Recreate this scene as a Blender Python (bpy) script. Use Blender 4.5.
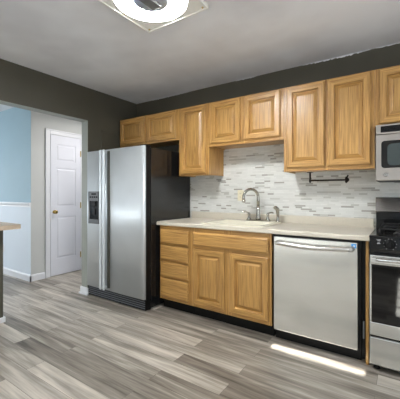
import bpy, bmesh, math, random
from mathutils import Vector, Matrix
random.seed(7)
for o in list(bpy.data.objects): bpy.data.objects.remove(o)
S = bpy.context.scene
COL = S.collection
R = math.radians

# ------------------------------------------------------------------ camera, world, sun, daylight, added fill lights, exposure
CAM = (3.106, -3.009, 1.199); YAW = 0.595
cd = bpy.data.cameras.new('camera'); cam = bpy.data.objects.new('camera', cd); COL.objects.link(cam)
cam.location = CAM; cam.rotation_euler = (math.pi/2, 0, YAW)
cd.sensor_width = 36; cd.lens = 302.5/400*36; cd.shift_y = -0.0145; cd.clip_start = 0.05
S.camera = cam
S.view_settings.view_transform = 'Standard'
S.view_settings.look = 'None'
S.view_settings.gamma = 1
S.view_settings.exposure = 0.0
S.view_settings.use_curve_mapping = False

w = bpy.data.worlds.new('sky'); S.world = w; w.use_nodes = True
w.node_tree.nodes['Background'].inputs['Color'].default_value = (0.62, 0.78, 1.0, 1)
w.node_tree.nodes['Background'].inputs['Strength'].default_value = 1.0

sl = bpy.data.lights.new('sun', 'SUN'); sl.energy = 26.0; sl.angle = R(0.35); sl.color = (1.0, 0.97, 0.92)
so = bpy.data.objects.new('sun', sl); COL.objects.link(so)
so.rotation_euler = Vector((0.0, 1.0, -0.70)).to_track_quat('-Z', 'Y').to_euler()
so.location = (3, -8, 6)

def area(name, loc, direction, sx, sy, power, color):
    l = bpy.data.lights.new(name, 'AREA'); l.shape = 'RECTANGLE'; l.size = sx; l.size_y = sy
    l.energy = power; l.color = color
    o = bpy.data.objects.new(name, l); COL.objects.link(o); o.location = loc
    o.rotation_euler = Vector(direction).to_track_quat('-Z', 'Y').to_euler()
    return o
area('window_fill', (1.15, -3.97, 1.08), (0, 1, 0), 2.0, 1.9, 11, (0.94, 0.97, 1.0))  # added area light just inside an unseen window, fills the kitchen
area('patio_fill', (4.38, -2.4, 1.35), (-1, 0.0, .65), 2.0, 1.6, 34, (0.97, 0.98, 1.0))  # added unseen side light, tilted up to brighten the ceiling
area('dining_daylight', (-4.35, -2.3, 1.3), (1, 0, -.1), 2.0, 1.3, 34, (0.88, 0.94, 1.0))
area('dining_side_daylight', (-2.4, -3.97, 1.1), (0, 1, -.25), 1.8, 1.3, 32, (0.90, 0.95, 1.0))
hl = bpy.data.lights.new('hall_fill', 'AREA'); hl.shape = 'DISK'; hl.size = .3; hl.energy = 19; hl.color = (1.0, .97, .95)  # added area light without a fixture, brightens the closet door and hall
ho = bpy.data.objects.new('hall_fill', hl); COL.objects.link(ho); ho.location = (-.24, -.10, 2.38)

# ------------------------------------------------------------------ materials
def newmat(name):
    m = bpy.data.materials.new(name); m.use_nodes = True
    nt = m.node_tree; b = nt.nodes['Principled BSDF']
    return m, nt, b
def link(nt, a, b): nt.links.new(a, b)
def s2l(c):
    return tuple(((v/255)/12.92 if v/255 <= 0.04045 else ((v/255+0.055)/1.055)**2.4) for v in c)
def rgba(c): return (c[0], c[1], c[2], 1)
def simple(name, srgb, rough=0.5, metal=0.0, spec=0.5, bump=0, bscale=80, var=0.0):
    m, nt, b = newmat(name)
    c = s2l(srgb)
    b.inputs['Base Color'].default_value = rgba(c); b.inputs['Roughness'].default_value = rough
    b.inputs['Metallic'].default_value = metal; b.inputs['Specular IOR Level'].default_value = spec
    if bump or var:
        tc = nt.nodes.new('ShaderNodeTexCoord'); n = nt.nodes.new('ShaderNodeTexNoise')
        n.inputs['Scale'].default_value = bscale; n.inputs['Detail'].default_value = 4
        link(nt, tc.outputs['Object'], n.inputs['Vector'])
        if var:
            r = nt.nodes.new('ShaderNodeValToRGB'); e = r.color_ramp.elements
            e[0].position = .3; e[1].position = .7
            e[0].color = rgba([x*(1-var) for x in c]); e[1].color = rgba([min(1, x*(1+var)) for x in c])
            link(nt, n.outputs['Fac'], r.inputs['Fac']); link(nt, r.outputs['Color'], b.inputs['Base Color'])
        if bump:
            bp = nt.nodes.new('ShaderNodeBump'); bp.inputs['Strength'].default_value = bump; bp.inputs['Distance'].default_value = .004
            link(nt, n.outputs['Fac'], bp.inputs['Height']); link(nt, bp.outputs['Normal'], b.inputs['Normal'])
    return m

def oak(name, axis, light=(196, 152, 86), dark=(134, 90, 43), rough=.36):
    """golden oak: long streaky grain along axis (0 x, 2 z) with arched figure and fine pores"""
    m, nt, b = newmat(name)
    N = nt.nodes.new
    tc = N('ShaderNodeTexCoord')
    mp = N('ShaderNodeMapping')
    sc = [17.0, 17.0, 17.0]; sc[axis] = .9
    mp.inputs['Scale'].default_value = sc
    link(nt, tc.outputs['Object'], mp.inputs['Vector'])
    # arched growth rings
    n1 = N('ShaderNodeTexNoise'); n1.inputs['Scale'].default_value = .9; n1.inputs['Detail'].default_value = 2
    link(nt, mp.outputs['Vector'], n1.inputs['Vector'])
    mul = N('ShaderNodeMath'); mul.operation = 'MULTIPLY'; mul.inputs[1].default_value = 9.0
    link(nt, n1.outputs['Fac'], mul.inputs[0])
    fr = N('ShaderNodeMath'); fr.operation = 'PINGPONG'; fr.inputs[1].default_value = .5
    link(nt, mul.outputs[0], fr.inputs[0])
    # pores
    mp2 = N('ShaderNodeMapping'); sc2 = [210.0]*3; sc2[axis] = 5.0
    mp2.inputs['Scale'].default_value = sc2
    link(nt, tc.outputs['Object'], mp2.inputs['Vector'])
    n2 = N('ShaderNodeTexNoise'); n2.inputs['Scale'].default_value = 1.0; n2.inputs['Detail'].default_value = 3
    link(nt, mp2.outputs['Vector'], n2.inputs['Vector'])
    mx = N('ShaderNodeMath'); mx.operation = 'MULTIPLY_ADD'; mx.inputs[1].default_value = .26
    link(nt, fr.outputs[0], mx.inputs[0])
    sc3 = N('ShaderNodeMath'); sc3.operation = 'MULTIPLY'; sc3.inputs[1].default_value = .92
    link(nt, n2.outputs['Fac'], sc3.inputs[0]); link(nt, sc3.outputs[0], mx.inputs[2])
    cr = N('ShaderNodeValToRGB'); e = cr.color_ramp.elements
    e[0].position = .28; e[0].color = rgba(s2l(dark)); e[1].position = .64; e[1].color = rgba(s2l(light))
    link(nt, mx.outputs[0], cr.inputs['Fac'])
    # broad tone drift
    n3 = N('ShaderNodeTexNoise'); n3.inputs['Scale'].default_value = 2.2
    link(nt, tc.outputs['Object'], n3.inputs['Vector'])
    hs = N('ShaderNodeHueSaturation'); hs.inputs['Saturation'].default_value = 1.0
    mr = N('ShaderNodeMapRange'); mr.inputs['From Min'].default_value = .3; mr.inputs['From Max'].default_value = .7
    mr.inputs['To Min'].default_value = .93; mr.inputs['To Max'].default_value = 1.05
    link(nt, n3.outputs['Fac'], mr.inputs['Value']); link(nt, mr.outputs[0], hs.inputs['Value'])
    link(nt, cr.outputs['Color'], hs.inputs['Color']); link(nt, hs.outputs['Color'], b.inputs['Base Color'])
    b.inputs['Roughness'].default_value = rough
    b.inputs['Coat Weight'].default_value = .25; b.inputs['Coat Roughness'].default_value = .2
    bp = N('ShaderNodeBump'); bp.inputs['Strength'].default_value = .12; bp.inputs['Distance'].default_value = .001
    link(nt, n2.outputs['Fac'], bp.inputs['Height']); link(nt, bp.outputs['Normal'], b.inputs['Normal'])
    return m

def steel(name, srgb=(232, 232, 228), rough=.22, axis=0, aniso=.5, bump=.0, metal=.82):
    """brushed stainless: very fine streaks along axis"""
    m, nt, b = newmat(name); N = nt.nodes.new
    tc = N('ShaderNodeTexCoord'); mp = N('ShaderNodeMapping')
    sc = [900.0]*3; sc[axis] = 3.0; mp.inputs['Scale'].default_value = sc
    link(nt, tc.outputs['Object'], mp.inputs['Vector'])
    n = N('ShaderNodeTexNoise'); n.inputs['Scale'].default_value = 1; n.inputs['Detail'].default_value = 2
    link(nt, mp.outputs['Vector'], n.inputs['Vector'])
    n2 = N('ShaderNodeTexNoise'); n2.inputs['Scale'].default_value = 3.5
    link(nt, tc.outputs['Object'], n2.inputs['Vector'])
    mr = N('ShaderNodeMapRange'); mr.inputs['To Min'].default_value = rough-.004; mr.inputs['To Max'].default_value = rough+.004
    link(nt, n.outputs['Fac'], mr.inputs['Value']); link(nt, mr.outputs[0], b.inputs['Roughness'])
    c = s2l(srgb)
    cr = N('ShaderNodeValToRGB'); e = cr.color_ramp.elements
    e[0].position = .3; e[1].position = .7
    e[0].color = rgba([x*.95 for x in c]); e[1].color = rgba([min(1, x*1.03) for x in c])
    ad = N('ShaderNodeMath'); ad.operation = 'ADD'
    h = N('ShaderNodeMath'); h.operation = 'MULTIPLY'; h.inputs[1].default_value = .04
    h2 = N('ShaderNodeMath'); h2.operation = 'MULTIPLY'; h2.inputs[1].default_value = .96
    link(nt, n.outputs['Fac'], h.inputs[0]); link(nt, n2.outputs['Fac'], h2.inputs[0])
    link(nt, h.outputs[0], ad.inputs[0]); link(nt, h2.outputs[0], ad.inputs[1])
    link(nt, ad.outputs[0], cr.inputs['Fac']); link(nt, cr.outputs['Color'], b.inputs['Base Color'])
    b.inputs['Metallic'].default_value = metal
    b.inputs['Anisotropic'].default_value = aniso
    bp = N('ShaderNodeBump'); bp.inputs['Strength'].default_value = bump; bp.inputs['Distance'].default_value = .0005
    if bump: link(nt, n.outputs['Fac'], bp.inputs['Height']); link(nt, bp.outputs['Normal'], b.inputs['Normal'])
    return m

def floor_mat():
    m, nt, b = newmat('grey_wood_plank'); N = nt.nodes.new
    tc = N('ShaderNodeTexCoord')
    br = N('ShaderNodeTexBrick'); br.offset = .37; br.offset_frequency = 2; br.squash = 1
    br.inputs['Scale'].default_value = 1; br.inputs['Brick Width'].default_value = 1.22; br.inputs['Row Height'].default_value = .128
    br.inputs['Mortar Size'].default_value = .0012; br.inputs['Mortar Smooth'].default_value = .2; br.inputs['Bias'].default_value = 0
    br.inputs['Color1'].default_value = (0, 0, 0, 1); br.inputs['Color2'].default_value = (1, 1, 1, 1); br.inputs['Mortar'].default_value = (0, 0, 0, 1)
    mp0 = N('ShaderNodeMapping'); mp0.inputs['Location'].default_value = (.25, .045, 0)
    link(nt, tc.outputs['Object'], mp0.inputs['Vector']); link(nt, mp0.outputs['Vector'], br.inputs['Vector'])
    # per plank offset of the grain
    sh = N('ShaderNodeVectorMath'); sh.operation = 'MULTIPLY_ADD'
    sh.inputs[1].default_value = (3.7, 1.9, 5.0)
    link(nt, br.outputs['Color'], sh.inputs[0]); link(nt, tc.outputs['Object'], sh.inputs[2])
    def noise(scale, det, dist=0):
        mp = N('ShaderNodeMapping'); mp.inputs['Scale'].default_value = scale
        link(nt, sh.outputs[0], mp.inputs['Vector'])
        n = N('ShaderNodeTexNoise'); n.inputs['Scale'].default_value = 1; n.inputs['Detail'].default_value = det
        n.inputs['Distortion'].default_value = dist
        link(nt, mp.outputs['Vector'], n.inputs['Vector']); return n
    a = noise((1.5, 19, 1), 5, .5); c = noise((5, 90, 1), 3)
    def mad(src, k, add=None, addv=0):
        q = N('ShaderNodeMath'); q.operation = 'MULTIPLY_ADD'; q.inputs[1].default_value = k
        link(nt, src, q.inputs[0])
        if add is not None: link(nt, add, q.inputs[2])
        else: q.inputs[2].default_value = addv
        return q.outputs[0]
    sep = N('ShaderNodeSeparateColor'); link(nt, br.outputs['Color'], sep.inputs[0])
    v = mad(a.outputs['Fac'], .98, None, -.14)
    v = mad(c.outputs['Fac'], .32, v)
    v = mad(sep.outputs[0], .34, v)
    cr = N('ShaderNodeValToRGB'); e = cr.color_ramp.elements
    e[0].position = .30; e[0].color = rgba(s2l((74, 66, 57)))
    e[1].position = .98; e[1].color = rgba(s2l((206, 198, 186)))
    k = e.new(.62); k.color = rgba(s2l((142, 134, 123)))
    link(nt, v, cr.inputs['Fac'])
    mx = N('ShaderNodeMix'); mx.data_type = 'RGBA'; mx.inputs['B'].default_value = rgba(s2l((74, 66, 60)))
    mm = N('ShaderNodeMath'); mm.operation = 'MULTIPLY'; mm.inputs[1].default_value = .6
    link(nt, br.outputs['Fac'], mm.inputs[0]); link(nt, mm.outputs[0], mx.inputs['Factor'])
    link(nt, cr.outputs['Color'], mx.inputs['A']); link(nt, mx.outputs['Result'], b.inputs['Base Color'])
    b.inputs['Roughness'].default_value = .38
    bp = N('ShaderNodeBump'); bp.inputs['Strength'].default_value = .15; bp.inputs['Distance'].default_value = .002
    link(nt, c.outputs['Fac'], bp.inputs['Height']); link(nt, bp.outputs['Normal'], b.inputs['Normal'])
    return m

def tile_mat():
    m, nt, b = newmat('glass_strip_mosaic'); N = nt.nodes.new
    tc = N('ShaderNodeTexCoord'); sp = N('ShaderNodeSeparateXYZ'); cb = N('ShaderNodeCombineXYZ')
    link(nt, tc.outputs['Object'], sp.inputs[0]); link(nt, sp.outputs['X'], cb.inputs['X']); link(nt, sp.outputs['Z'], cb.inputs['Y'])
    br = N('ShaderNodeTexBrick'); br.offset = .43; br.offset_frequency = 3; br.squash = .62; br.squash_frequency = 2
    br.inputs['Scale'].default_value = 1; br.inputs['Brick Width'].default_value = .105; br.inputs['Row Height'].default_value = .0165
    br.inputs['Mortar Size'].default_value = .0009; br.inputs['Mortar Smooth'].default_value = .1; br.inputs['Bias'].default_value = 0
    br.inputs['Color1'].default_value = (0, 0, 0, 1); br.inputs['Color2'].default_value = (1, 1, 1, 1); br.inputs['Mortar'].default_value = (.5, .5, .5, 1)
    link(nt, cb.outputs[0], br.inputs['Vector'])
    cr = N('ShaderNodeValToRGB'); cr.color_ramp.interpolation = 'CONSTANT'; e = cr.color_ramp.elements
    e[0].position = 0; e[0].color = rgba(s2l((164, 162, 155)))
    e[1].position = .065; e[1].color = rgba(s2l((188, 187, 180)))
    for p, c in ((.13, (214, 214, 209)), (.5, (209, 209, 204)), (.7, (218, 218, 213))):
        k = e.new(p); k.color = rgba(s2l(c))
    link(nt, br.outputs['Color'], cr.inputs['Fac'])
    mx = N('ShaderNodeMix'); mx.data_type = 'RGBA'; mx.inputs['B'].default_value = rgba(s2l((204, 203, 197)))
    link(nt, br.outputs['Fac'], mx.inputs['Factor']); link(nt, cr.outputs['Color'], mx.inputs['A']); link(nt, mx.outputs['Result'], b.inputs['Base Color'])
    b.inputs['Roughness'].default_value = .08
    # each strip sits at its own very slight angle, so highlights break up strip by strip
    wn = N('ShaderNodeTexWhiteNoise'); wn.noise_dimensions = '3D'
    link(nt, br.outputs['Color'], wn.inputs['Vector'])
    sub = N('ShaderNodeVectorMath'); sub.operation = 'SUBTRACT'; sub.inputs[1].default_value = (.5, .5, .5)
    link(nt, wn.outputs['Color'], sub.inputs[0])
    scl = N('ShaderNodeVectorMath'); scl.operation = 'SCALE'; scl.inputs['Scale'].default_value = .13
    link(nt, sub.outputs[0], scl.inputs[0])
    ge = N('ShaderNodeNewGeometry'); add = N('ShaderNodeVectorMath'); add.operation = 'ADD'
    link(nt, ge.outputs['Normal'], add.inputs[0]); link(nt, scl.outputs[0], add.inputs[1])
    nm = N('ShaderNodeVectorMath'); nm.operation = 'NORMALIZE'; link(nt, add.outputs[0], nm.inputs[0])
    inv = N('ShaderNodeMath'); inv.operation = 'SUBTRACT'; inv.inputs[0].default_value = 1
    link(nt, br.outputs['Fac'], inv.inputs[1])
    bp = N('ShaderNodeBump'); bp.inputs['Strength'].default_value = .3; bp.inputs['Distance'].default_value = .001
    link(nt, inv.outputs[0], bp.inputs['Height']); link(nt, nm.outputs[0], bp.inputs['Normal'])
    link(nt, bp.outputs['Normal'], b.inputs['Normal'])
    return m

def ceiling_mat():
    m, nt, b = newmat('ceiling_paint'); N = nt.nodes.new
    tc = N('ShaderNodeTexCoord')
    n = N('ShaderNodeTexNoise'); n.inputs['Scale'].default_value = 1.3; n.inputs['Detail'].default_value = 3
    link(nt, tc.outputs['Object'], n.inputs['Vector'])
    cr = N('ShaderNodeValToRGB'); e = cr.color_ramp.elements
    e[0].position = .36; e[0].color = rgba(s2l((214, 215, 219))); e[1].position = .62; e[1].color = rgba(s2l((236, 238, 242)))
    link(nt, n.outputs['Fac'], cr.inputs['Fac']); link(nt, cr.outputs['Color'], b.inputs['Base Color'])
    b.inputs['Roughness'].default_value = .55
    n2 = N('ShaderNodeTexNoise'); n2.inputs['Scale'].default_value = 7; n2.inputs['Detail'].default_value = 5
    link(nt, tc.outputs['Object'], n2.inputs['Vector'])
    bp = N('ShaderNodeBump'); bp.inputs['Strength'].default_value = .25; bp.inputs['Distance'].default_value = .01
    link(nt, n2.outputs['Fac'], bp.inputs['Height']); link(nt, bp.outputs['Normal'], b.inputs['Normal'])
    return m

def emit(name, color, strength):
    m, nt, b = newmat(name)
    b.inputs['Base Color'].default_value = rgba(color); b.inputs['Emission Color'].default_value = rgba(color)
    b.inputs['Emission Strength'].default_value = strength; return m

M = dict(
    oak_v=oak('golden_oak_upright_grain', 2), oak_h=oak('golden_oak_level_grain', 0),
    oak_in=oak('oak_cabinet_inside', 2, (196, 150, 92), (160, 110, 58), .5),
    steel=steel('brushed_stainless', axis=0), steel_v=steel('brushed_stainless_upright', (216, 221, 224), .38, 2, .0, .0, .5),
    steel_mid=steel('stainless_satin', (182, 175, 168), .32, 0, .4, .0, .8),
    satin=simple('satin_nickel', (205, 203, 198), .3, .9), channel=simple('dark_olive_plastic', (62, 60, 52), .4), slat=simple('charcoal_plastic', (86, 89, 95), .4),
    chrome=simple('bright_nickel', (206, 204, 200), .16, 1), nickel=simple('brushed_nickel', (172, 169, 162), .24, 1),
    dark_bronze=simple('dark_bronze', (52, 46, 42), .35, .8),
    black=simple('black_enamel', (13, 13, 14), .16, 0, .5), matte_black=simple('black_plastic', (9, 9, 10), .5, 0, .25),
    toe=simple('black_toe_kick', (8, 8, 8), .5, 0, .25),
    glass_black=simple('black_oven_glass', (9, 9, 11), .05, 0, .6),
    iron=simple('cast_iron', (24, 24, 26), .5, .2, bump=.2, bscale=200),
    grey_plastic=simple('grey_plastic', (104, 106, 107), .4), black_side=simple('textured_black', (22, 22, 23), .19, 0, .6, bump=.05, bscale=60),
    floor=floor_mat(), tile=tile_mat(), ceil=ceiling_mat(),
    olive=simple('olive_wall_paint', (78, 75, 64), .5, var=.06, bscale=3, bump=.15),
    pale=simple('pale_grey_wall_paint', (205, 206, 203), .6, var=.02, bscale=2, bump=.08),
    blue_hi=simple('blue_wall_paint', (160, 188, 201), .6, var=.03, bscale=2), blue_lo=simple('light_blue_wall_paint', (226, 235, 244), .6, var=.02, bscale=2),
    white=simple('white_trim_paint', (232, 233, 236), .35, var=.015, bscale=6), white_door=simple('white_door_paint', (230, 231, 238), .38, var=.015, bscale=5),
    jamb=simple('grey_green_jamb', (150, 154, 146), .5, var=.03, bscale=8),
    counter=simple('beige_laminate', (205, 197, 181), .33, var=.035, bscale=90),
    bisque=simple('bisque_sink_enamel', (222, 216, 197), .2, var=.01, bscale=20),
    ivory=simple('ivory_plastic', (222, 214, 186), .4, var=.02, bscale=40),
    bar_top=simple('wood_look_laminate', (190, 172, 150), .4, var=.06, bscale=30),
    brass=simple('polished_brass', (206, 176, 104), .22, 1),
    blue_sticker=simple('blue_sticker', (70, 150, 214), .4, var=.02), white_ink=simple('white_ink', (232, 232, 230), .5, var=.02),
    light_pan=simple('white_enamel_pan', (238, 236, 228), .4, var=.01), clip=simple('brass_clip', (200, 178, 120), .3, 1),
    ballast=simple('ballast_metal', (176, 190, 206), .3, .5, var=.05),
    tube=emit('fluorescent_tube', (.96, .985, 1.0), 330.0),
    orange=simple('copper_pin', (190, 90, 50), .5),
)
def glass_mat():
    m, nt, b = newmat('clear_pane'); b.inputs['Base Color'].default_value = (1, 1, 1, 1)
    nt.nodes.remove(b)
    t = nt.nodes.new('ShaderNodeBsdfTransparent'); t.inputs['Color'].default_value = (.96, .98, .97, 1)
    g = nt.nodes.new('ShaderNodeBsdfGlossy'); g.inputs['Roughness'].default_value = .02
    mx = nt.nodes.new('ShaderNodeMixShader'); mx.inputs[0].default_value = .06
    link(nt, t.outputs[0], mx.inputs[1]); link(nt, g.outputs[0], mx.inputs[2])
    link(nt, mx.outputs[0], nt.nodes['Material Output'].inputs['Surface']); return m
M['pane'] = glass_mat()

# ------------------------------------------------------------------ geometry helpers (world coordinates; parts are re-based on their thing)
def wloc(o):
    v = Vector((0, 0, 0))
    while o is not None: v = v + Vector(o.location); o = o.parent
    return v
class MB:
    def __init__(s): s.bm = bmesh.new()
    def _merge(s, t, mi=0):
        vm = {v: s.bm.verts.new(v.co) for v in t.verts}
        for f in t.faces:
            try:
                nf = s.bm.faces.new([vm[v] for v in f.verts]); nf.material_index = mi if mi is not None else f.material_index; nf.smooth = f.smooth
            except ValueError: pass
        t.free(); return s
    def box(s, x0, x1, y0, y1, z0, z1, bev=0.0, seg=2, mi=0, rot=None):
        t = bmesh.new(); bmesh.ops.create_cube(t, size=1)
        c = Vector(((x0+x1)/2, (y0+y1)/2, (z0+z1)/2)); d = (abs(x1-x0), abs(y1-y0), abs(z1-z0))
        for v in t.verts: v.co = Vector((v.co.x*d[0], v.co.y*d[1], v.co.z*d[2]))
        if bev: bmesh.ops.bevel(t, geom=list(t.edges), offset=min(bev, min(d)*.49), segments=seg, profile=.5, affect='EDGES')
        for v in t.verts: v.co = (rot @ v.co if rot else v.co) + c
        return s._merge(t, mi)
    def tube(s, pts, r, n=10, mi=0, smooth=True, rs=None, spline=0):
        pts = [Vector(p) for p in pts]
        if spline:
            q = []; P = [2*pts[0]-pts[1]] + pts + [2*pts[-1]-pts[-2]]
            rr = rs; nr = []
            for i in range(1, len(P)-2):
                for k in range(spline):
                    t = k/spline; a, b, c, d = P[i-1], P[i], P[i+1], P[i+2]
                    q.append(.5*((2*b)+(c-a)*t+(2*a-5*b+4*c-d)*t*t+(3*b-a-3*c+d)*t**3))
                    if rr: nr.append(rr[i-1]*(1-t)+rr[i]*t)
            q.append(pts[-1])
            if rr: nr.append(rr[-1]); rs = nr
            pts = q
        rings = []; up = None
        for i, p in enumerate(pts):
            d = (pts[min(i+1, len(pts)-1)]-pts[max(i-1, 0)]).normalized()
            if up is None:
                up = Vector((0, 0, 1)) if abs(d.z) < .9 else Vector((1, 0, 0))
            a = d.cross(up).normalized(); up = a.cross(d).normalized(); rad = rs[i] if rs else r
            rings.append([s.bm.verts.new(p+(a*math.cos(k*2*math.pi/n)+up*math.sin(k*2*math.pi/n))*rad) for k in range(n)])
        for i in range(len(rings)-1):
            for k in range(n):
                f = s.bm.faces.new((rings[i][k], rings[i][(k+1) % n], rings[i+1][(k+1) % n], rings[i+1][k])); f.smooth = smooth; f.material_index = mi
        for rg in (rings[0][::-1], rings[-1]):
            f = s.bm.faces.new(rg); f.material_index = mi
        return s
    def lathe(s, prof, c, axis='Z', n=24, mi=0, smooth=True):
        c = Vector(c); rings = []
        for r, h in prof:
            ring = []
            for k in range(n):
                a = k*2*math.pi/n; u, v = r*math.cos(a), r*math.sin(a)
                p = {'Z': (u, v, h), 'Y': (u, -h, v), 'X': (h, u, v)}[axis]
                ring.append(s.bm.verts.new(c+Vector(p)))
            rings.append(ring)
        for i in range(len(rings)-1):
            for k in range(n):
                f = s.bm.faces.new((rings[i][k], rings[i][(k+1) % n], rings[i+1][(k+1) % n], rings[i+1][k])); f.smooth = smooth; f.material_index = mi
        for rg in (rings[0][::-1], rings[-1]):
            f = s.bm.faces.new(rg); f.material_index = mi
        return s
    def torus(s, c, Rr, r, n=40, m=10, mi=0):
        c = Vector(c); rg = []
        for i in range(n):
            a = i*2*math.pi/n
            rg.append([s.bm.verts.new(c+Vector(((Rr+r*math.cos(b*2*math.pi/m))*math.cos(a), (Rr+r*math.cos(b*2*math.pi/m))*math.sin(a), r*math.sin(b*2*math.pi/m)))) for b in range(m)])
        for i in range(n):
            for k in range(m):
                f = s.bm.faces.new((rg[i][k], rg[(i+1) % n][k], rg[(i+1) % n][(k+1) % m], rg[i][(k+1) % m])); f.smooth = True; f.material_index = mi
        return s
    def prism(s, poly, axis, a0, a1, mi=0, smooth=False):
        """poly: 2D outline in the other two axes (order xyz without axis)"""
        def p3(u, v, w):
            return {'X': (w, u, v), 'Y': (u, w, v), 'Z': (u, v, w)}[axis]
        A = [s.bm.verts.new(p3(u, v, a0)) for u, v in poly]; B = [s.bm.verts.new(p3(u, v, a1)) for u, v in poly]
        n = len(poly)
        for i in range(n):
            f = s.bm.faces.new((A[i], A[(i+1) % n], B[(i+1) % n], B[i])); f.material_index = mi; f.smooth = smooth
        for q in (A[::-1], B):
            f = s.bm.faces.new(q); f.material_index = mi
        return s
    def panel(s, x0, x1, z0, z1, prof, yb, plane='Y', mv=0, mh=1, sgn=-1):
        """concentric rectangles: prof = [(inset, outward depth)]; faces the -y side (plane Y) or +x side (plane X).
        left/right strips get material mv, top/bottom strips mh, the middle mv"""
        rings = []
        for ins, d in prof:
            cs = ((x0+ins, z0+ins), (x1-ins, z0+ins), (x1-ins, z1-ins), (x0+ins, z1-ins))
            if plane == 'Y': rings.append([s.bm.verts.new((u, yb-d, v)) for u, v in cs])
            else: rings.append([s.bm.verts.new((yb+d, u, v)) for u, v in cs])
        for i in range(len(rings)-1):
            for k in range(4):
                f = s.bm.faces.new((rings[i][k], rings[i][(k+1) % 4], rings[i+1][(k+1) % 4], rings[i+1][k]))
                f.material_index = mh if k in (0, 2) else mv
        f = s.bm.faces.new(rings[-1]); f.material_index = mv
        f = s.bm.faces.new(rings[0][::-1]); f.material_index = mv
        return s
    def build(s, name, mats, parent=None, base=None):
        bmesh.ops.recalc_face_normals(s.bm, faces=s.bm.faces)
        if parent is not None: off = wloc(parent)
        elif base is not None: off = Vector(base)
        else: off = Vector((0, 0, 0))
        for v in s.bm.verts: v.co -= off
        me = bpy.data.meshes.new(name); s.bm.to_mesh(me); s.bm.free()
        o = bpy.data.objects.new(name, me); COL.objects.link(o)
        for m in (mats if isinstance(mats, (list, tuple)) else [mats]): me.materials.append(M[m] if isinstance(m, str) else m)
        if parent is not None: o.parent = parent
        elif base is not None: o.location = off
        return o

def thing(name, label, cat, loc, group=None):
    o = bpy.data.objects.new(name, None); COL.objects.link(o); o.location = loc; o.empty_display_size = .1
    o['label'] = label; o['category'] = cat
    if group: o['group'] = group
    return o
def tag(o, label, cat, group=None):
    o['label'] = label; o['category'] = cat
    if group: o['group'] = group
    return o
def struct(o, label=None):
    o['kind'] = 'structure'
    if label: o['label'] = label
    return o

H = 2.453          # ceiling height
XR, YN, XW = 4.5, -4.1, -4.5   # right wall, near wall, far dining wall

# ------------------------------------------------------------------ setting
struct(MB().box(XW-.1, XR+.1, YN-.02, 1.0, -.06, 0).build('floor', 'floor'), 'grey wood plank floor')
struct(MB().box(XW-.1, XR+.1, YN-.02, 1.0, H, H+.03).build('ceiling', 'ceil'), 'grey painted ceiling with patchy marks')
struct(MB().box(-.12, XR+.1, 0, .1, 0, H).build('wall_back', 'olive'), 'dark olive back wall above the oak cabinets')
# left wall: solid behind the refrigerator, header over the wide opening, half wall under the bar top
lw = MB()
lw.box(-.118, 0, -.786, 0, 0, H)
lw.box(-.118, 0, YN, -.786, 2.067, H)
lw.box(-.118, 0, -3.4, -1.70, 0, .8735)
lw.box(-.118, 0, YN, -3.4, 0, 2.067)
struct(lw.build('wall_left', 'olive'), 'dark olive left wall with a wide opening to the next room')
jb = MB(); jb.box(-.117, -.001, -.790, -.787, .09, 2.066); jb.box(-.117, -.001, -3.39, -.79, 2.062, 2.0665)  # thin strips, paler and greyer than the olive wall
struct(jb.build('trim_1', 'jamb'), 'grey green lining of the wall opening')
bl = MB(); bl.box(-.132, .012, -.802, -.787, 0, .088, .003); bl.box(-.132, -.119, -.79, -.55, 0, .088, .003); bl.box(-.146, .022, -.815, -.80, 0, .022, .006); bl.box(-.146, -.130, -.81, -.55, 0, .022, .006)
struct(bl.build('baseboard_opening', 'white'), 'short white baseboard wrapped round the opening edge')
bl = MB(); bl.box(0, .016, -3.4, -1.684, 0, .048, .003); bl.box(-.134, .016, -1.70, -1.684, 0, .048, .003)
struct(bl.build('baseboard_halfwall', 'white'), 'white baseboard at the foot of the half wall')
# next room
struct(MB().box(-1.22, -1.12, -.882, 1.0, 0, H).build('wall_hall', 'pale'), 'pale grey wall beside the white closet door')
bw = MB(); bw.box(XW, -1.1205, -.884, -.80, 1.04, H); bw.box(XW, -1.1205, -.8841, -.80, 0, 1.04, mi=1)
struct(bw.build('wall_dining', ['blue_hi', 'blue_lo']), 'light blue wall of the next room')
struct(MB().box(-1.12, -.118, .6, .7, 0, H).build('wall_hallend', 'pale'))
cr = MB(); cr.prism([(-.884, 1.012), (-.902, 1.016), (-.898, 1.03), (-.906, 1.045), (-.912, 1.06), (-.906, 1.075), (-.884, 1.078)], 'X', XW, -1.118)
struct(cr.build('trim_2', 'white'), 'white chair rail on the blue wall')
bb = MB(); bb.prism([(-.884, 0), (-.900, 0), (-.900, .075), (-.892, .09), (-.884, .092)], 'X', XW, -1.104)
struct(bb.build('baseboard_dining', 'white'), 'white baseboard of the blue wall')
bb = MB(); bb.prism([(-1.12, 0), (-1.104, 0), (-1.104, .075), (-1.112, .09), (-1.12, .092)], 'Y', -.900, -.692)
bb.prism([(-1.12, 0), (-1.104, 0), (-1.104, .075), (-1.112, .09), (-1.12, .092)], 'Y', -.07, .6)
struct(bb.build('baseboard_hall', 'white'), 'white baseboard beside the closet door')
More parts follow.
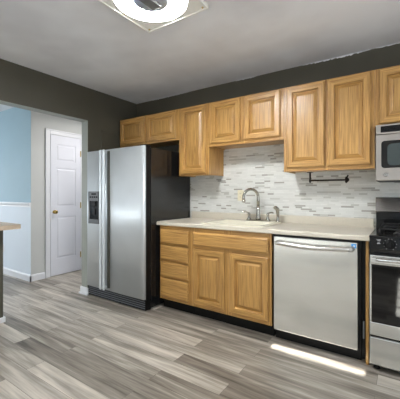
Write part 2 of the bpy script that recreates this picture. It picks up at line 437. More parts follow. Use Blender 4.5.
# closet door with casing
D0, D1, DT = -.615, -.132, 2.052
dr = thing('door_1', 'narrow white three panel closet door with brass knob', 'door', (-1.12, (D0+D1)/2, 0)); dr['kind'] = 'structure'
del dr['category']
cs = MB()
for y0, y1, z0, z1 in ((D0-.073, D0-.004, 0, DT+.075), (D1+.004, D1+.073, 0, DT+.075), (D0-.004, D1+.004, DT+.004, DT+.075)):
    cs.box(-1.12, -1.104, y0, y1, z0, z1, .004); 
for y0, y1, z0, z1 in ((D0-.073, D0-.055, 0, DT+.075), (D1+.055, D1+.073, 0, DT+.075), (D0-.073, D1+.073, DT+.057, DT+.075)):
    cs.box(-1.12, -1.098, y0, y1, z0, z1, .004)
cs.build('door_casing', 'white', dr)
db = MB(); db.box(-1.116, -1.109, D0, D1, .012, DT)
st = .085
def rail(z0, z1): db.box(-1.112, -1.1022, D0+st-.001, D1-st+.001, z0, z1, .0)
db.box(-1.112, -1.102, D0, D0+st, .012, DT, .002); db.box(-1.112, -1.102, D1-st, D1, .012, DT, .002)
for z0, z1 in ((.012, .25), (.86, 1.01), (1.575, 1.68), (1.925, DT)): rail(z0, z1)
for z0, z1 in ((.25, .86), (1.01, 1.575), (1.68, 1.925)):
    db.panel(D0+st+.012, D1-st-.012, z0+.012, z1-.012, [(0, 0), (.022, .008), (.026, .008)], -1.110, 'X', 0, 0)
db.build('door_panel', 'white_door', dr)
kb = MB(); kb.lathe([(.026, 0), (.026, .006), (.010, .008), (.010, .03), (.022, .036), (.027, .046), (.024, .056), (.010, .062)], (-1.102, D0+.055, .935), 'X', 18)
o = kb.build('door_knob', 'brass', dr); o['label'] = 'round brass knob'
for z in (.25, 1.02, 1.82):
    hg = MB(); hg.box(-1.104, -1.096, D1-.008, D1+.010, z-.045, z+.045, .003); hg.build('hinge', 'brass', dr)
# room shell out of frame, with windows and glazed door added as daylight sources: near wall with window and glazed door, right wall with patio window, far dining walls with windows
nw = MB()
holes = [(.15, 2.15, .10, 2.05), (-3.3, -1.5, .85, 2.15), (3.0, 3.78, .40, 1.62)]
SLOT = (2.24, 2.885, 2.344, 2.410)  # narrow opening added to throw the sun strip onto the floor
xs = [XW, -3.3, -1.5, .15, 2.15, 2.24, 2.885, 3.0, 3.78, XR]
for a, b2 in zip(xs[:-1], xs[1:]):
    cut = [(z0, z1) for x0, x1, z0, z1 in holes + [SLOT] if abs(x0-a) < 1e-6 and abs(x1-b2) < 1e-6]
    z = 0
    for z0, z1 in cut: nw.box(a, b2, YN-.02, YN, z, z0); z = z1
    nw.box(a, b2, YN-.02, YN, z, H)
struct(nw.build('wall_near', 'pale'))
def window(n, x0, x1, z0, z1, cols, rows, axis='Y', at=YN):
    f = MB(); g = MB(); t = .035
    def bx(m, u0, u1, v0, v1, d0, d1):
        if axis == 'Y': m.box(u0, u1, at+d0, at+d1, v0, v1)
        else: m.box(at+d0, at+d1, u0, u1, v0, v1)
    for u0, u1, v0, v1 in ((x0, x1, z0, z0+t), (x0, x1, z1-t, z1), (x0, x0+t, z0, z1), (x1-t, x1, z0, z1)): bx(f, u0, u1, v0, v1, -.02, .012)
    for i in range(1, cols): u = x0+(x1-x0)*i/cols; bx(f, u-.009, u+.009, z0, z1, -.012, .008)
    for j in range(1, rows): v = z0+(z1-z0)*j/rows; bx(f, x0, x1, v-.009, v+.009, -.012, .008)
    o = struct(f.build(n, 'white')); bx(g, x0+.01, x1-.01, z0+.01, z1-.01, -.004, -.002); g.build('pane', 'pane', o)
    return o
window('window_1', .15, 2.15, .10, 2.05, 2, 2)  # added unseen window, enlarged to brighten the refrigerator's reflection
window('window_2', -3.3, -1.5, .85, 2.15, 2, 2)
window('door_2', 3.0, 3.78, .40, 1.62, 3, 5)
def shade(x0, x1, z0, z1):  # unseen shades added to keep direct sun out of the near windows
    m = MB(); m.box(x0-.03, x1+.03, YN+.022, YN+.024, z0-.03, z1+.02); o = m.build('sun_block_shade', SH, base=((x0+x1)/2, YN+.02, z1))
    MB().tube([(x0-.04, YN+.03, z1+.03), (x1+.04, YN+.03, z1+.03)], .018, 12).build('roller', 'white', o)
    return o
SH, nt_, b_ = newmat('sun_block_linen'); b_.inputs['Base Color'].default_value = (.8, .78, .72, 1); b_.inputs['Roughness'].default_value = .9
tl_ = nt_.nodes.new('ShaderNodeBsdfTranslucent'); tl_.inputs['Color'].default_value = (.55, .54, .5, 1); ms_ = nt_.nodes.new('ShaderNodeMixShader'); ms_.inputs[0].default_value = .4
link(nt_, b_.outputs[0], ms_.inputs[1]); link(nt_, tl_.outputs[0], ms_.inputs[2]); link(nt_, ms_.outputs[0], nt_.nodes['Material Output'].inputs['Surface'])
struct(shade(.15, 2.15, .10, 2.05)); struct(shade(-3.3, -1.5, .85, 2.15))
rw = MB()
for y0, y1, z0, z1 in ((YN, -3.4, 0, H), (-3.4, -1.4, 0, .5), (-3.4, -1.4, 2.15, H), (-1.4, 1.0, 0, H)): rw.box(XR, XR+.1, y0, y1, z0, z1)
struct(rw.build('wall_right', 'pale')); window('window_3', -3.4, -1.4, .5, 2.15, 2, 1, 'X', XR)
fw = MB()
for y0, y1, z0, z1 in ((YN, -3.3, 0, H), (-3.3, -1.3, 0, .8), (-3.3, -1.3, 2.1, H), (-1.3, -.8, 0, H)): fw.box(XW-.1, XW, y0, y1, z0, z1)
struct(fw.build('wall_far', 'blue_hi')); window('window_4', -3.3, -1.3, .8, 2.1, 2, 2, 'X', XW)
# glass strip tile on the back wall
bs = MB(); bs.box(.93, 3.69, -.008, 0, .90, 1.80)
struct(bs.build('backsplash', 'tile'), 'white and grey glass strip mosaic backsplash')

# ragged ceiling paint along the top of the back wall
m = MB(); random.seed(3)
def ragged(x0, x1, hmax):
    n = max(4, int((x1-x0)/.012)); low = [(x0+(x1-x0)*k/n, H-.002-hmax*random.random()**1.5*math.sin(math.pi*k/n)**.5) for k in range(n+1)]
    m.prism([(x0, H)]+low+[(x1, H)], 'Y', -.0018, -.0002)
ragged(2.28, 2.86, .016); ragged(2.9, 3.1, .006); ragged(1.55, 1.8, .008); ragged(.3, .9, .006)
struct(m.build('trim_3', 'ceil'), 'ragged edge of ceiling paint on the back wall')
pf = MB(); y0_, y1_, z0_, z1_ = -.60, -.29, 1.70, 1.985
for a, b, c, d in ((y0_, y1_, z0_, z0_+.022), (y0_, y1_, z1_-.022, z1_), (y0_, y0_+.022, z0_, z1_), (y1_-.022, y1_, z0_, z1_)): pf.box(.0002, .006, a, b, c, d, .002)
struct(pf.build('trim_4', 'olive'), 'painted over frame on the olive wall above the refrigerator')
# ------------------------------------------------------------------ cabinets
RP = [(.010, 0), (0, .011), (0, .019), (.005, .0235), (.047, .0235), (.051, .019), (.052, .004), (.060, .004), (.086, .019), (.088, .0195)]
OAK = ['oak_v', 'oak_h']
def raised_door(root, x0, x1, z0, z1, yface):
    return MB().panel(x0, x1, z0, z1, RP, yface, 'Y', 0, 1).build('door', OAK, root)
def drawer_front(root, x0, x1, z0, z1, yface, name='drawer'):
    return MB().panel(x0, x1, z0, z1, [(.012, 0), (0, .012), (0, .020), (.010, .0265), (.015, .0275)], yface, 'Y', 1, 1).build(name, OAK, root)
def face_frame(root, x0, x1, z0, z1, yf, stiles, rails, t=.019):
    """stiles: x spans full height; rails: (x0, x1, z0, z1)"""
    m = MB()
    for a, b in stiles: m.box(a, b, yf, yf+t, z0, z1, mi=0)
    for a, b, c, d in rails: m.box(a, b, yf+.0004, yf+t, c, d, mi=1)
    return m.build('face_frame', OAK, root)
YU = -.318
def upper(label, x0, x1, z0, doors, mid=True, group='oak wall cabinets', z1=2.155, dz0=.022, dz1=.015):
    root = thing('wall_cabinet', label, 'cabinet', ((x0+x1)/2, YU/2, z0), group)
    g = .0008
    c = MB(); t = .014; yb = -.0085 if z0 < 1.8 else -.001
    c.box(x0+g, x0+t, YU+.018, yb, z0, z1); c.box(x1-t, x1-g, YU+.018, yb, z0, z1)
    c.box(x0+t, x1-t, YU+.018, yb, z0+.012, z0+.024, mi=1); c.box(x0+t, x1-t, YU+.018, yb, z1-.012, z1, mi=1)
    c.box(x0+t, x1-t, yb-.006, yb, z0+.024, z1-.012)
    c.build('carcass', OAK, root)
    st = [(x0+g, doors[0][0]+.012)] + [(a[1]-.012, b[0]+.012) for a, b in zip(doors[:-1], doors[1:])] + [(doors[-1][1]-.012, x1-g)]
    face_frame(root, x0, x1, z0, z1, YU, st, [(st[0][1], st[-1][0], z0, z0+dz0+.014), (st[0][1], st[-1][0], z1-dz1-.014, z1)])
    for a, b in doors: raised_door(root, a, b, z0+dz0, z1-dz1, YU)
    return root
upper('short oak wall cabinet with two doors above the refrigerator', .023, 1.000, 1.806, [(.043, .478), (.522, .968)])
upper('tall narrow single-door oak wall cabinet between refrigerator and sink', 1.000, 1.400, 1.398, [(1.036, 1.368)])
upper('short oak wall cabinet with two doors above the sink faucet', 1.400, 2.200, 1.690, [(1.432, 1.768), (1.815, 2.171)], dz0=.032)
upper('tall double-door oak wall cabinet above the dishwasher and towel bar', 2.200, 2.915, 1.396, [(2.233, 2.550), (2.577, 2.888)], dz0=.034)
upper('short oak wall cabinet directly above the microwave', 2.915, 3.690, 1.714, [(2.946, 3.285), (3.312, 3.652)], dz0=.018)

YB = -.607
CT = .908; CB = .870    # counter top and underside
def base_cab(name, label, x0, x1, stiles, rails, side_l=True):
    root = thing(name, label, 'cabinet', ((x0+x1)/2, -.30, 0), 'oak base cabinets')
    g = .0008; t = .014; c = MB()
    c.box(x0+g, x0+t, YB+.018, -.0085, .105, CB-.0005); c.box(x1-t, x1-g, YB+.018, -.0085, .105, CB-.0005)
    c.box(x0+t, x1-t, YB+.018, -.0085, .105, .12, mi=1); c.box(x0+t, x1-t, -.016, -.0085, .12, CB-.0005)
    c.build('carcass', OAK, root)
    face_frame(root, x0, x1, .105, CB-.0005, YB, stiles, rails)
    k = MB(); k.box(x0+g, x1-g, -.548, -.536, 0, .105); k.box(x0+g, x0+t, -.536, -.02, 0, .105); k.box(x1-t, x1-g, -.536, -.02, 0, .105)
    k.build('toe_kick', 'toe', root)
    return root
b1 = base_cab('drawer_cabinet', 'oak base cabinet with four drawers beside the refrigerator', .973, 1.385,
    [(.9738, 1.008), (1.343, 1.3842)], [(1.008, 1.343, a, b) for a, b in ((.105, .140), (.326, .350), (.492, .518), (.664, .686), (.826, CB-.0005))])
for z0, z1 in ((.688, .829), (.519, .664), (.351, .494), (.136, .326)): drawer_front(b1, .996, 1.355, z0, z1, YB)
b2 = base_cab('sink_cabinet', 'wide oak base cabinet with two doors under the sink', 1.385, 2.197,
    [(1.3858, 1.424), (1.745, 1.824), (2.160, 2.1962)], [(1.424, 1.745, .105, .15), (1.824, 2.16, .105, .15), (1.424, 1.745, .66, .71), (1.824, 2.16, .66, .71), (1.424, 1.745, .815, CB-.0005), (1.824, 2.16, .815, CB-.0005)])
drawer_front(b2, 1.412, 2.172, .700, .829, YB, 'false_drawer_front')
raised_door(b2, 1.412, 1.757, .141, .668, YB); raised_door(b2, 1.812, 2.172, .141, .668, YB)
ep = MB().box(2.879, 2.898, YB+.012, -.0085, 0, CB-.0005, .001).build('end_panel', 'oak_v', base=None)
tag(ep, 'narrow upright oak filler panel between dishwasher and stove', 'cabinet panel')

# ------------------------------------------------------------------ worktop, sink, faucet
SX0, SX1, SY0, SY1 = 1.465, 2.105, -.590, -.055
ct = thing('countertop', 'long beige laminate countertop over the base cabinets and dishwasher', 'countertop', (1.9, -.3, CB))
prof = []
def slab_prof():
    p = [(-.0085, CB), (-.0085, CT)]
    yf = -.632
    for k in range(7):
        a = math.pi/2*k/6; p.append((yf+.012-.012*math.sin(a), CT-.012+.012*math.cos(a)))
    for k in range(5):
        a = math.pi/2*k/4; p.append((yf+.008-.008*math.cos(a), CB+.008-.008*math.sin(a)))
    return p
hx0, hx1, hy0, hy1 = SX0+.012, SX1-.012, SY0+.012, SY1-.012
slab = MB(); pr = slab_prof()
slab.prism(pr, 'X', .947, hx0); slab.prism(pr, 'X', hx1, 2.905)
slab.prism([(min(y, hy0), z) for y, z in pr], 'X', hx0, hx1)
slab.box(hx0, hx1, hy1, -.0085, CB, CT)
slab.build('worktop', 'counter', ct)
lp = MB(); lp.prism([(-.0085, CT), (-.030, CT), (-.030, .978), (-.0265, .984), (-.012, .985), (-.0085, .985)], 'X', .966, 2.885)
lp.build('backsplash_lip', 'counter', ct)

sk = thing('kitchen_sink', 'cream drop-in sink set in the beige countertop', 'sink', ((SX0+SX1)/2, (SY0+SY1)/2, CT))
def rrect(x0, x1, y0, y1, r, z, n=6):
    out = []
    for cx, cy, a0 in ((x1-r, y1-r, 0), (x0+r, y1-r, 90), (x0+r, y0+r, 180), (x1-r, y0+r, 270)):
        for k in range(n+1):
            a = R(a0+90*k/n); out.append((cx+r*math.cos(a), cy+r*math.sin(a), z))
    return out
bx0, bx1, by0, by1 = SX0+.045, SX1-.045, SY0+.045, SY1-.125
rings = [rrect(SX0, SX1, SY0, SY1, .03, CT+.0003), rrect(SX0+.002, SX1-.002, SY0+.002, SY1-.002, .03, CT+.010), rrect(SX0+.010, SX1-.010, SY0+.010, SY1-.010, .028, CT+.014),
         rrect(bx0-.008, bx1+.008, by0-.008, by1+.008, .06, CT+.013), rrect(bx0, bx1, by0, by1, .06, CT+.004), rrect(bx0+.012, bx1-.012, by0+.012, by1-.012, .06, CT-.10),
         rrect(bx0+.03, bx1-.03, by0+.03, by1-.03, .06, CT-.165), rrect(bx0+.22, bx1-.22, by0+.17, by1-.17, .03, CT-.172)]
m = MB(); V = [[m.bm.verts.new(p) for p in rg] for rg in rings]
for i in range(len(V)-1):
    n = len(V[i])
    for k in range(n):
        f = m.bm.faces.new((V[i][k], V[i][(k+1) % n], V[i+1][(k+1) % n], V[i+1][k])); f.smooth = True
m.bm.faces.new(V[-1])
m.build('basin', 'bisque', sk)
MB().lathe([(.04, 0), (.045, .003), (.03, .004), (.02, .002)], ((bx0+bx1)/2, (by0+by1)/2, CT-.1718), 'Z', 20).build('drain', 'chrome', sk)

FX, FY, FZ = 1.866, -.115, CT+.0142
fc = thing('faucet', 'nickel gooseneck faucet with two lever handles on the sink', 'faucet', (FX, FY, FZ))
m = MB(); m.prism([(p[0], p[1]) for p in rrect(FX-.130, FX+.130, FY-.028, FY+.028, .027, 0)], 'Z', FZ, FZ+.012); m.build('base_plate', 'nickel', fc)
m = MB(); m.lathe([(.026, .012), (.027, .03), (.020, .05), (.017, .10), (.0155, .16)], (FX, FY, FZ), 'Z', 18)
sp = [(FX, FY, FZ+.155), (FX, FY, FZ+.22)]
dirx, diry = -.60, -.80; dl = math.hypot(dirx, diry); dirx /= dl; diry /= dl; rad = .083
for k in range(0, 11):
    a = math.pi*k/10*1.02; q = rad*(1-math.cos(a)); sp.append((FX+dirx*q, FY+diry*q, FZ+.24+rad*1.0*math.sin(a)))
sp.append((FX+dirx*(2*rad-.001), FY+diry*(2*rad-.001), FZ+.205))
m.tube(sp, .0125, 14, rs=[.0165, .0155]+[.0142]*(len(sp)-3)+[.0155])
m.lathe([(.0145, 0), (.018, .004), (.018, .022), (.0145, .026)], (FX+dirx*(2*rad-.001), FY+diry*(2*rad-.001), FZ+.188), 'Z', 16)
m.build('spout', 'nickel', fc)
for sx in (-1, 1):
    cx = FX+sx*.102
    m = MB(); m.lathe([(.022, .012), (.021, .018), (.013, .032), (.011, .055), (.014, .062), (.013, .076), (.005, .084)], (cx, FY, FZ), 'Z', 16)
    m.tube([(cx, FY, FZ+.075), (cx+sx*.03, FY-.01, FZ+.088), (cx+sx*.05, FY-.018, FZ+.092), (cx+sx*.064, FY-.022, FZ+.087)], .007, 10, rs=[.008, .0065, .006, .008], spline=4)
    m.build('lever_handle', 'nickel', fc)
SPX, SPY = 2.074, -.118
m = MB(); m.lathe([(.024, 0), (.024, .006), (.018, .012), (.015, .03), (.013, .06)], (SPX, SPY, FZ), 'Z', 16)
m.tube([(SPX, SPY, FZ+.055), (SPX, SPY-.004, FZ+.095), (SPX-.002, SPY-.012, FZ+.125), (SPX-.012, SPY-.03, FZ+.14), (SPX-.02, SPY-.045, FZ+.138)], .014, 12, rs=[.013, .016, .02, .019, .015], spline=4)
m.lathe([(.004, 0), (.006, .0)], (SPX, SPY, FZ+.1), 'Z', 8)
o = m.build('side_sprayer', 'nickel', base=(SPX, SPY, FZ)); tag(o, 'nickel side sprayer standing right of the faucet', 'sprayer')

def outlet(name, label, loc, plane):
    x, y, z = loc; root = thing(name, label, 'outlet', loc); a = MB(); b = MB(); d = MB()
    def bx(m, u0, u1, v0, v1, d0, d1, bev=0):
        if plane == 'Y': m.box(x+u0, x+u1, y-d1, y-d0, z+v0, z+v1, bev)
    bx(a, -.036, .036, -.058, .058, 0.0, .006, .003); a.build('cover_plate', 'ivory' if 'ivory' in label else 'white', root)
    for s in (-.02, .02):
        f = MB(); bx(f, -.014, .014, s-.015, s+.015, .006, .0085, .002); f = f.build('socket', 'ivory' if 'ivory' in label else 'white', root)
        e = MB()
        for u in (-.006, .006): bx(e, u-.0012, u+.0012, s-.003, s+.007, .0085, .009)
        e.build('slot', 'matte_black', f)
    return root
outlet('wall_outlet', 'ivory wall outlet on the tile behind the faucet', (1.615, -.0085, 1.180), 'Y')
outlet('wall_outlet', 'white wall outlet low on the blue wall', (-1.93, -.8845, .375), 'Y')

# paper towel bar under the tall double cabinet
pt = thing('towel_bar', 'dark bronze paper towel bar hanging under the tall double-door cabinet', 'towel bar', (2.55, -.16, 1.396))
m = MB(); m.box(2.370, 2.412, -.19, -.13, 1.389, 1.3955, .002); m.tube([(2.391, -.16, 1.39), (2.391, -.16, 1.322)], .008, 10)
m.lathe([(.018, -.006), (.022, 0), (.018, .006)], (2.391, -.16, 1.318), 'X', 14); m.build('bracket', 'dark_bronze', pt)
MB().tube([(2.391, -.16, 1.318), (2.69, -.16, 1.318)], .008, 10).build('rod', 'dark_bronze', pt)
m = MB(); m.lathe([(.010, -.01), (.028, -.004), (.03, .004), (.02, .012), (.008, .024)], (2.69, -.16, 1.318), 'X', 16)
m.tube([(2.69, -.16, 1.318), (2.705, -.16, 1.36)], .006, 8); m.build('end_knob', 'dark_bronze', pt)

# ------------------------------------------------------------------ refrigerator
FL, FR_, FT = .006, .946, 1.688
YD, YF = -.715, -.812
fr = thing('refrigerator', 'side-by-side stainless refrigerator with black sides and ice dispenser', 'refrigerator', (.47, -.42, 0))
MB().box(FL+.004, FR_-.004, YD, -.03, .02, FT-.012, .006).build('body', 'black_side', fr)
def fdoor(name, x0, x1, bulge=.014):
    m = MB(); n = 12; poly = []
    r = .02
    for k in range(n+1):
        u = k/n; x = x0+(x1-x0)*u
        e = min(u, 1-u)*(x1-x0)
        drop = 0 if e > r else r-math.sqrt(max(0, r*r-(r-e)**2))
        poly.append((x, YF-bulge*4*u*(1-u)*.5+bulge*.5+drop*.7))
    # refine the ends
    poly = [(x0, YF+.022), (x0+.003, YF+.012), (x0+.010, YF+.004)] + [p for p in poly if x0+.02 <= p[0] <= x1-.02] + [(x1-.010, YF+.004), (x1-.003, YF+.012), (x1, YF+.022)]
    poly += [(x1, YD-.012), (x0, YD-.012)]
    m.prism(poly, 'Z', .128, FT, smooth=False)
    o = m.build(name, 'steel_v', fr)
    for f in o.data.polygons:
        if abs(f.normal.z) < .5 and f.normal.y < 0.2: f.use_smooth = True
    return o
SPL = .342
d1 = fdoor('freezer_door', FL, SPL-.003); d2 = fdoor('refrigerator_door', SPL+.003, FR_-.008)
MB().box(FL+.006, FR_-.012, YD-.012, YD, .13, FT-.004).build('door_gasket', 'matte_black', fr)
MB().box(FR_-.008, FR_, YF+.03, YD-.010, .128, FT).build('door_edge_trim', 'matte_black', d2)
# dispenser
m = MB(); dx0, dx1, dz0, dz1 = .052, .255, .855, 1.225; yy = YF-.009
fp = MB()
for a, b, c, d in ((dx0, dx0+.02, dz0, dz1), (dx1-.02, dx1, dz0, dz1), (dx0, dx1, dz0, dz0+.05), (dx0, dx1, 1.115, dz1)): fp.box(a, b, yy, yy+.016, c, d, .003)
dp = fp.build('dispenser', 'grey_plastic', d1); dp['label'] = 'grey water and ice dispenser with dark recess'
MB().box(dx0+.018, dx1-.018, yy+.008, yy+.015, dz0+.04, 1.12).build('recess', 'black', dp)
m = MB(); m.box(dx0+.07, dx1-.07, yy-.002, yy+.010, 1.05, 1.115, .004); m.prism([(dx0+.085, .95), (dx1-.085, .95), (dx1-.075, 1.03), (dx0+.075, 1.03)], 'Y', yy+.001, yy+.010); m.build('paddle', 'matte_black', dp)
m = MB()
for k in range(4): m.box(dx0+.03+.037*k, dx0+.055+.037*k, yy-.002, yy+.002, 1.15, 1.17, .001)
m.box(dx0+.06, dx1-.06, yy-.002, yy+.002, 1.185, 1.205, .001); m.build('button', 'matte_black', dp)
def fhandle(x, parent):
    m = MB(); yb, yo = YF+.002, YF-.048
    m.box(x-.016, x+.016, yo, yo+.016, .140, FT-.004, .006, 3)
    for z in (.155, FT-.04): m.box(x-.014, x+.014, yo+.012, yb+.003, z, z+.024, .003)
    return m.build('handle', 'steel_v', parent)
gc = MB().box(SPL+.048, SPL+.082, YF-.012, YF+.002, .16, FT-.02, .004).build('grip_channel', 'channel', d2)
fhandle(SPL-.026, d1); fhandle(SPL+.028, d2)
m = MB(); m.box(FL+.006, FR_-.006, YD-.072, YD, .014, .122, .004); bg = m.build('base_grille', 'matte_black', fr)
m = MB()
for k in range(4): m.box(FL+.014, FR_-.014, YD-.078, YD-.070, .030+.022*k, .040+.022*k, .001)
m.build('grille_slats', 'slat', bg)
for x in (FL+.04, FR_-.04): MB().lathe([(.016, 0), (.018, .004), (.012, .03)], (x, -.70, 0), 'Z', 12).build('foot', 'matte_black', fr)
for x in (FL+.05, FR_-.06): MB().box(x-.03, x+.03, YD-.07, YD+.03, FT-.002, FT+.014, .004).build('hinge_cover', 'matte_black', fr)

# ------------------------------------------------------------------ dishwasher
dw = thing('dishwasher', 'stainless dishwasher with curved bar handle under the countertop', 'dishwasher', (2.53, -.3, 0))
DX0, DX1, DY = 2.222, 2.832, -.634
m = MB(); m.box(2.2, 2.877, -.585, -.02, .09, CB-.004); m.box(2.21, 2.87, -.545, -.02, .012, .09); m.build('tub', 'matte_black', dw)
m = MB(); m.box(DX0-.012, DX1+.018, -.612, -.585, .085, CB-.004); m.build('front_frame', 'matte_black', dw)
m = MB(); m.box(DX0, DX1, DY, DY+.022, .098, .852, .006, 3); dd = m.build('door', 'steel', dw)
m = MB(); m.box(DX0-.01, DX1+.018, -.556, -.545, .0, .092, .002); m.build('kick_plate', 'matte_black', dw)
hp = [(2.262+(2.795-2.262)*k/14, DY-.030-.020*math.sin(math.pi*k/14), .808-.012*math.sin(math.pi*k/14)) for k in range(15)]
m = MB(); m.tube(hp, .018, 16)
for p in (hp[0], hp[-1]): m.lathe([(.02, 0), (.02, .004), (.013, .008), (.013, .034), (.017, .042), (.010, .048)], (p[0], DY-.001, p[2]), 'Y', 14)
m.build('handle', 'satin', dd)
MB().box(2.792, 2.824, DY-.0012, DY-.0002, .815, .845).build('sticker', 'blue_sticker', dd)
m = MB(); st5 = []
for k in range(10):
    a = R(90+36*k); r_ = .0085 if k % 2 == 0 else .0038; st5.append((2.810+r_*math.cos(a), .829+r_*math.sin(a)))
m.prism(st5, 'Y', DY-.0018, DY-.0012); m.build('sticker_star', 'white_ink', dd)
MB().box(2.862, 2.872, -.607, -.590, .18, .30, .002).build('gasket_clip', 'grey_plastic', dw)

# ------------------------------------------------------------------ gas range
RX0, RX1 = 2.9075, 3.676; RF = -.66
M['label_grey'] = simple('grey_legend_ink', (150, 150, 150), .5)
rg = thing('gas_range', 'stainless and black gas range with oven and lower drawer', 'stove', ((RX0+RX1)/2, -.33, 0))
MB().box(RX0, RX1, -.635, -.012, .03, .905, .004).build('body', 'black', rg)
m = MB(); m.box(RX0-.002, RX1+.002, -.668, -.10, .903, .918, .005); m.build('cooktop', 'black', rg)
m = MB(); m.prism([(-.636, .800), (RF, .800), (RF-.008, .83), (RF-.006, .912), (-.636, .914)], 'X', RX0, RX1); cp = m.build('control_panel', 'black', rg)
for i in range(5):
    x = 3.026+.134*i
    m = MB(); m.lathe([(.031, 0), (.031, .004), (.024, .006), (.021, .026), (.017, .030)], (x, RF-.007, .866), 'Y', 20); m.box(x-.004, x+.004, RF-.043, RF-.012, .846, .886, .002)
    k = m.build('knob', 'matte_black', cp)
    m = MB()
    for a in range(0, 300, 33):
        aa = R(a-60); m.box(x+.036*math.cos(aa)-.002, x+.036*math.cos(aa)+.002, RF-.0085, RF-.0075, .866+.036*math.sin(aa)-.002, .866+.036*math.sin(aa)+.002)
    m.build('dial_mark', 'label_grey', cp)
m = MB()
for z, w_ in ((.892, .026), (.885, .018), (.872, .012), (.866, .02)): m.box(2.962-w_/2, 2.962+w_/2, RF-.0085, RF-.0075, z-.0022, z+.0022)
m.build('burner_legend', 'label_grey', cp)
# oven door
OD = RF-.004
m = MB(); m.box(RX0+.0005, RX1-.003, OD, -.637, .325, .728, .003); od = m.build('oven_door', 'steel', rg)
m = MB(); m.box(RX0+.0005, RX1-.003, OD-.004, -.637, .722, .786, .006); m.build('top_band', 'steel', od); m = MB(); m.box(RX0+.0005, RX1-.003, OD-.003, -.637, .247, .335, .005); m.build('bottom_band', 'steel', od)
MB().box(RX0+.012, RX1-.012, OD-.003, OD+.002, .334, .724, .002).build('door_glass', 'glass_black', od)
m = MB(); m.tube([(RX0+.04, OD-.045, .764), (RX1-.04, OD-.045, .764)], .011, 12)
m.box(RX0+.012, RX1-.012, OD-.048, OD-.030, .738, .776, .007, 3)
for x in (RX0+.05, RX1-.05): m.box(x-.015, x+.015, OD-.035, OD, .745, .77, .003)
m.build('oven_handle', 'steel', od)
MB().box(RX0+.0005, RX1-.003, RF-.004, -.637, .046, .232, .006).build('storage_drawer', 'steel', rg)
for x in (RX0+.04, RX1-.04):
    for y in (-.60, -.08): MB().lathe([(.018, 0), (.02, .005), (.012, .03)], (x, y, 0), 'Z', 12).build('foot', 'matte_black', rg)
# burners and grates
for bx_ in (3.095, 3.495):
    for by_ in (-.50, -.24):
        m = MB(); m.lathe([(.055, 0), (.055, .006), (.04, .012), (.04, .02), (.03, .024)], (bx_, by_, .918), 'Z', 20); m.build('burner', 'iron', rg)
for gx0, gx1 in ((2.965, 3.225), (3.365, 3.625)):
    m = MB(); zt = .958; r_ = .006
    for y in (-.60, -.37, -.14): m.tube([(gx0, y, zt), (gx1, y, zt)], r_, 8)
    for x in (gx0, gx1): m.tube([(x, -.60, zt), (x, -.14, zt)], r_, 8)
    xm = (gx0+gx1)/2
    for by_ in (-.485, -.255):
        for a in range(4):
            dx_, dy_ = math.cos(R(90*a)), math.sin(R(90*a))
            m.tube([(xm+.028*dx_, by_+.028*dy_, zt+.006), (xm+.08*dx_, by_+.08*dy_, zt+.006), (xm+.125*dx_, by_+.115*dy_, zt)], r_, 8)
    for x in (gx0, gx1):
        for y in (-.60, -.37, -.14): m.tube([(x, y, zt), (x, y, .9185)], .007, 8)
    m.build('grate', 'iron', rg)
# backguard: dark riser with an overhanging stainless console
m = MB(); m.box(RX0, RX1, -.085, -.0095, .905, 1.05, .003); m.box(RX0+.02, RX1-.02, -.093, -.083, .985, .996, .002); m.build('backguard_riser', 'black', rg)
m = MB(); m.prism([(-.0095, 1.045), (-.100, 1.045), (-.105, 1.055), (-.062, 1.160), (-.052, 1.168), (-.0095, 1.168)], 'X', RX0-.004, RX1+.004); m.build('console', steel('console_stainless', (150, 146, 142), .25, 0, .4, .0, .9), rg)

# ------------------------------------------------------------------ microwave
MX0, MX1, MF = 2.926, 3.68, -.402
mw = thing('microwave', 'stainless over-the-range microwave with black window', 'microwave', ((MX0+MX1)/2, -.2, 1.294))
MB().box(MX0, MX1, -.37, -.0095, 1.294, 1.711, .004).build('case', 'matte_black', mw)
m = MB(); m.box(MX0, MX1, MF+.004, -.36, 1.640, 1.711, .004); vp = m.build('vent_panel', 'steel_mid', mw)
m = MB(); m.box(MX0+.032, MX1-.032, MF+.001, MF+.006, 1.652, 1.698, .001)
vg = m.build('vent_grille', 'black', vp)
m = MB()
for k in range(4): m.box(MX0+.036, MX1-.036, MF-.003, MF+.002, 1.656+.0105*k, 1.6605+.0105*k)
m.build('louver', 'matte_black', vg)
m = MB(); m.box(MX0, 3.50, MF, -.362, 1.296, 1.636, .006, 3); md = m.build('door', 'steel_mid', mw)
m = MB(); m.prism([(p[0], p[1]) for p in [(q[0], q[1]) for q in rrect(MX0+.036, 3.42, 1.388, 1.588, .022, 0)]], 'Y', MF-.002, MF+.003); dg = m.build('window_frame', 'glass_black', md)
m = MB(); m.prism([(q[0], q[1]) for q in rrect(MX0+.075, 3.39, 1.405, 1.565, .03, 0)], 'Y', MF-.003, MF-.0018); m.build('window_mesh', simple('microwave_mesh', (64, 72, 72), .18), dg)
m = MB(); m.lathe([(.0175, 0), (.0175, .003), (.015, .004)], (2.990, MF-.0005, 1.340), 'Y', 24); bd = m.build('badge', 'chrome', md)
m = MB(); m.torus((0, 0, 0), .0125, .0009, 28, 6)
for v in m.bm.verts: v.co = Vector((2.990+v.co.x, MF-.0046+v.co.z, 1.340+v.co.y))
cv = [(2.990+.006*math.cos(t*.7)*(1-t*.05), MF-.0046, 1.340+.007*math.sin(t*.9)) for t in range(0, 14)]
m.tube(cv, .0009, 6); m.build('badge_emblem', 'grey_plastic', bd)
MB().box(3.505, MX1, MF, -.362, 1.296, 1.636, .005).build('control_panel', 'glass_black', mw)
m = MB(); m.tube([(3.46, MF-.035, 1.34), (3.46, MF-.035, 1.60)], .01, 12)
for z in (1.35, 1.59): m.box(3.45, 3.47, MF-.035, MF, z-.01, z+.01)
m.build('handle', 'chrome', md)

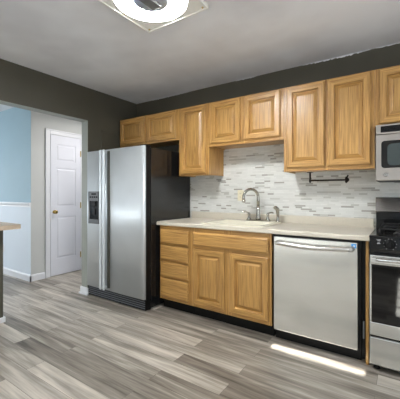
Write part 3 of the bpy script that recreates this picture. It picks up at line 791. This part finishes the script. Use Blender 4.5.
# ------------------------------------------------------------------ ceiling light
LX, LY, LZ, LH = 1.802, -1.628, H, .262
cl = thing('ceiling_light', 'square white ceiling light with ring tube', 'ceiling light', (LX, LY, H))
m = MB(); m.box(LX-.20, LX+.20, LY-.20, LY+.20, H-.012, H-.0005); n_ = 40; ws = [[m.bm.verts.new((LX+r_*math.cos(2*math.pi*k/n_), LY+r_*math.sin(2*math.pi*k/n_), z_)) for k in range(n_)] for r_, z_ in ((.238, H-.0005), (.238, H-.0605), (.234, H-.0605), (.234, H-.0005))]  # round wall added to keep tube light from leaking onto the ceiling
for a_, b_2 in zip(ws[:-1], ws[1:]):
    for k in range(n_): m.bm.faces.new((a_[k], a_[(k+1) % n_], b_2[(k+1) % n_], b_2[k]))
m.build('pan', 'light_pan', cl)
m = MB(); t = .012; z0, z1 = H-.066, H-.042
for a, b, c, d in ((LX-LH, LX+LH, LY-LH, LY-LH+t), (LX-LH, LX+LH, LY+LH-t, LY+LH), (LX-LH, LX-LH+t, LY-LH, LY+LH), (LX+LH-t, LX+LH, LY-LH, LY+LH)): m.box(a, b, c, d, z0, z1, .003)
fm = m.build('frame', 'light_pan', cl)
# square plate with a round opening
m = MB(); n = 48; ro = .228; inn = []; out = []
for k in range(n):
    a = 2*math.pi*k/n; c_, s_ = math.cos(a), math.sin(a); q = (LH-t)/max(abs(c_), abs(s_))
    inn.append((LX+ro*c_, LY+ro*s_)); out.append((LX+q*c_, LY+q*s_))
for za, flip in ((H-.060, 0), (H-.056, 1)):
    A = [m.bm.verts.new((x, y, za)) for x, y in inn]; B = [m.bm.verts.new((x, y, za)) for x, y in out]
    for k in range(n): m.bm.faces.new((A[k], A[(k+1) % n], B[(k+1) % n], B[k]))
    if flip == 0: A0 = A
    else:
        for k in range(n): m.bm.faces.new((A0[k], A0[(k+1) % n], A[(k+1) % n], A[k]))
m.build('diffuser_plate', 'light_pan', cl)
m = MB().torus((LX, LY, H-.034), .185, .0145, 48, 12); m.build('ring_tube', 'tube', cl)
m = MB(); m.lathe([(.120, 0), (.120, -.040), (.108, -.050), (.02, -.052)], (LX, LY, H-.012), 'Z', 28); bt = m.build('ballast_cover', 'ballast', cl)
m = MB(); m.box(LX-.035, LX+.035, LY-.09, LY+.06, H-.080, H-.058, .004); m.build('ballast', 'grey_plastic', bt)
for sx, sy in ((-1, 1), (1, 1), (-1, -1), (1, -1), (.0, 1), (1, 0), (-1, 0), (0, -1)):
    x, y = LX+sx*.232, LY+sy*.232
    MB().lathe([(.005, -.066), (.007, -.062), (.005, -.056)], (x, y, H), 'Z', 10).build('clip', 'clip', cl)
# ------------------------------------------------------------------ bar top on the half wall
BX1, BY1 = .160, -1.600
bt = MB(); bt.prism([(p[0], p[1]) for p in rrect(-.36, BX1, -3.39, BY1, .05, 0)], 'Z', .874, .914)
o = bt.build('bar_top', 'bar_top', base=(-.04, -2.5, .874)); tag(o, 'wood-look bar top with rounded corner on the half wall', 'bar counter')
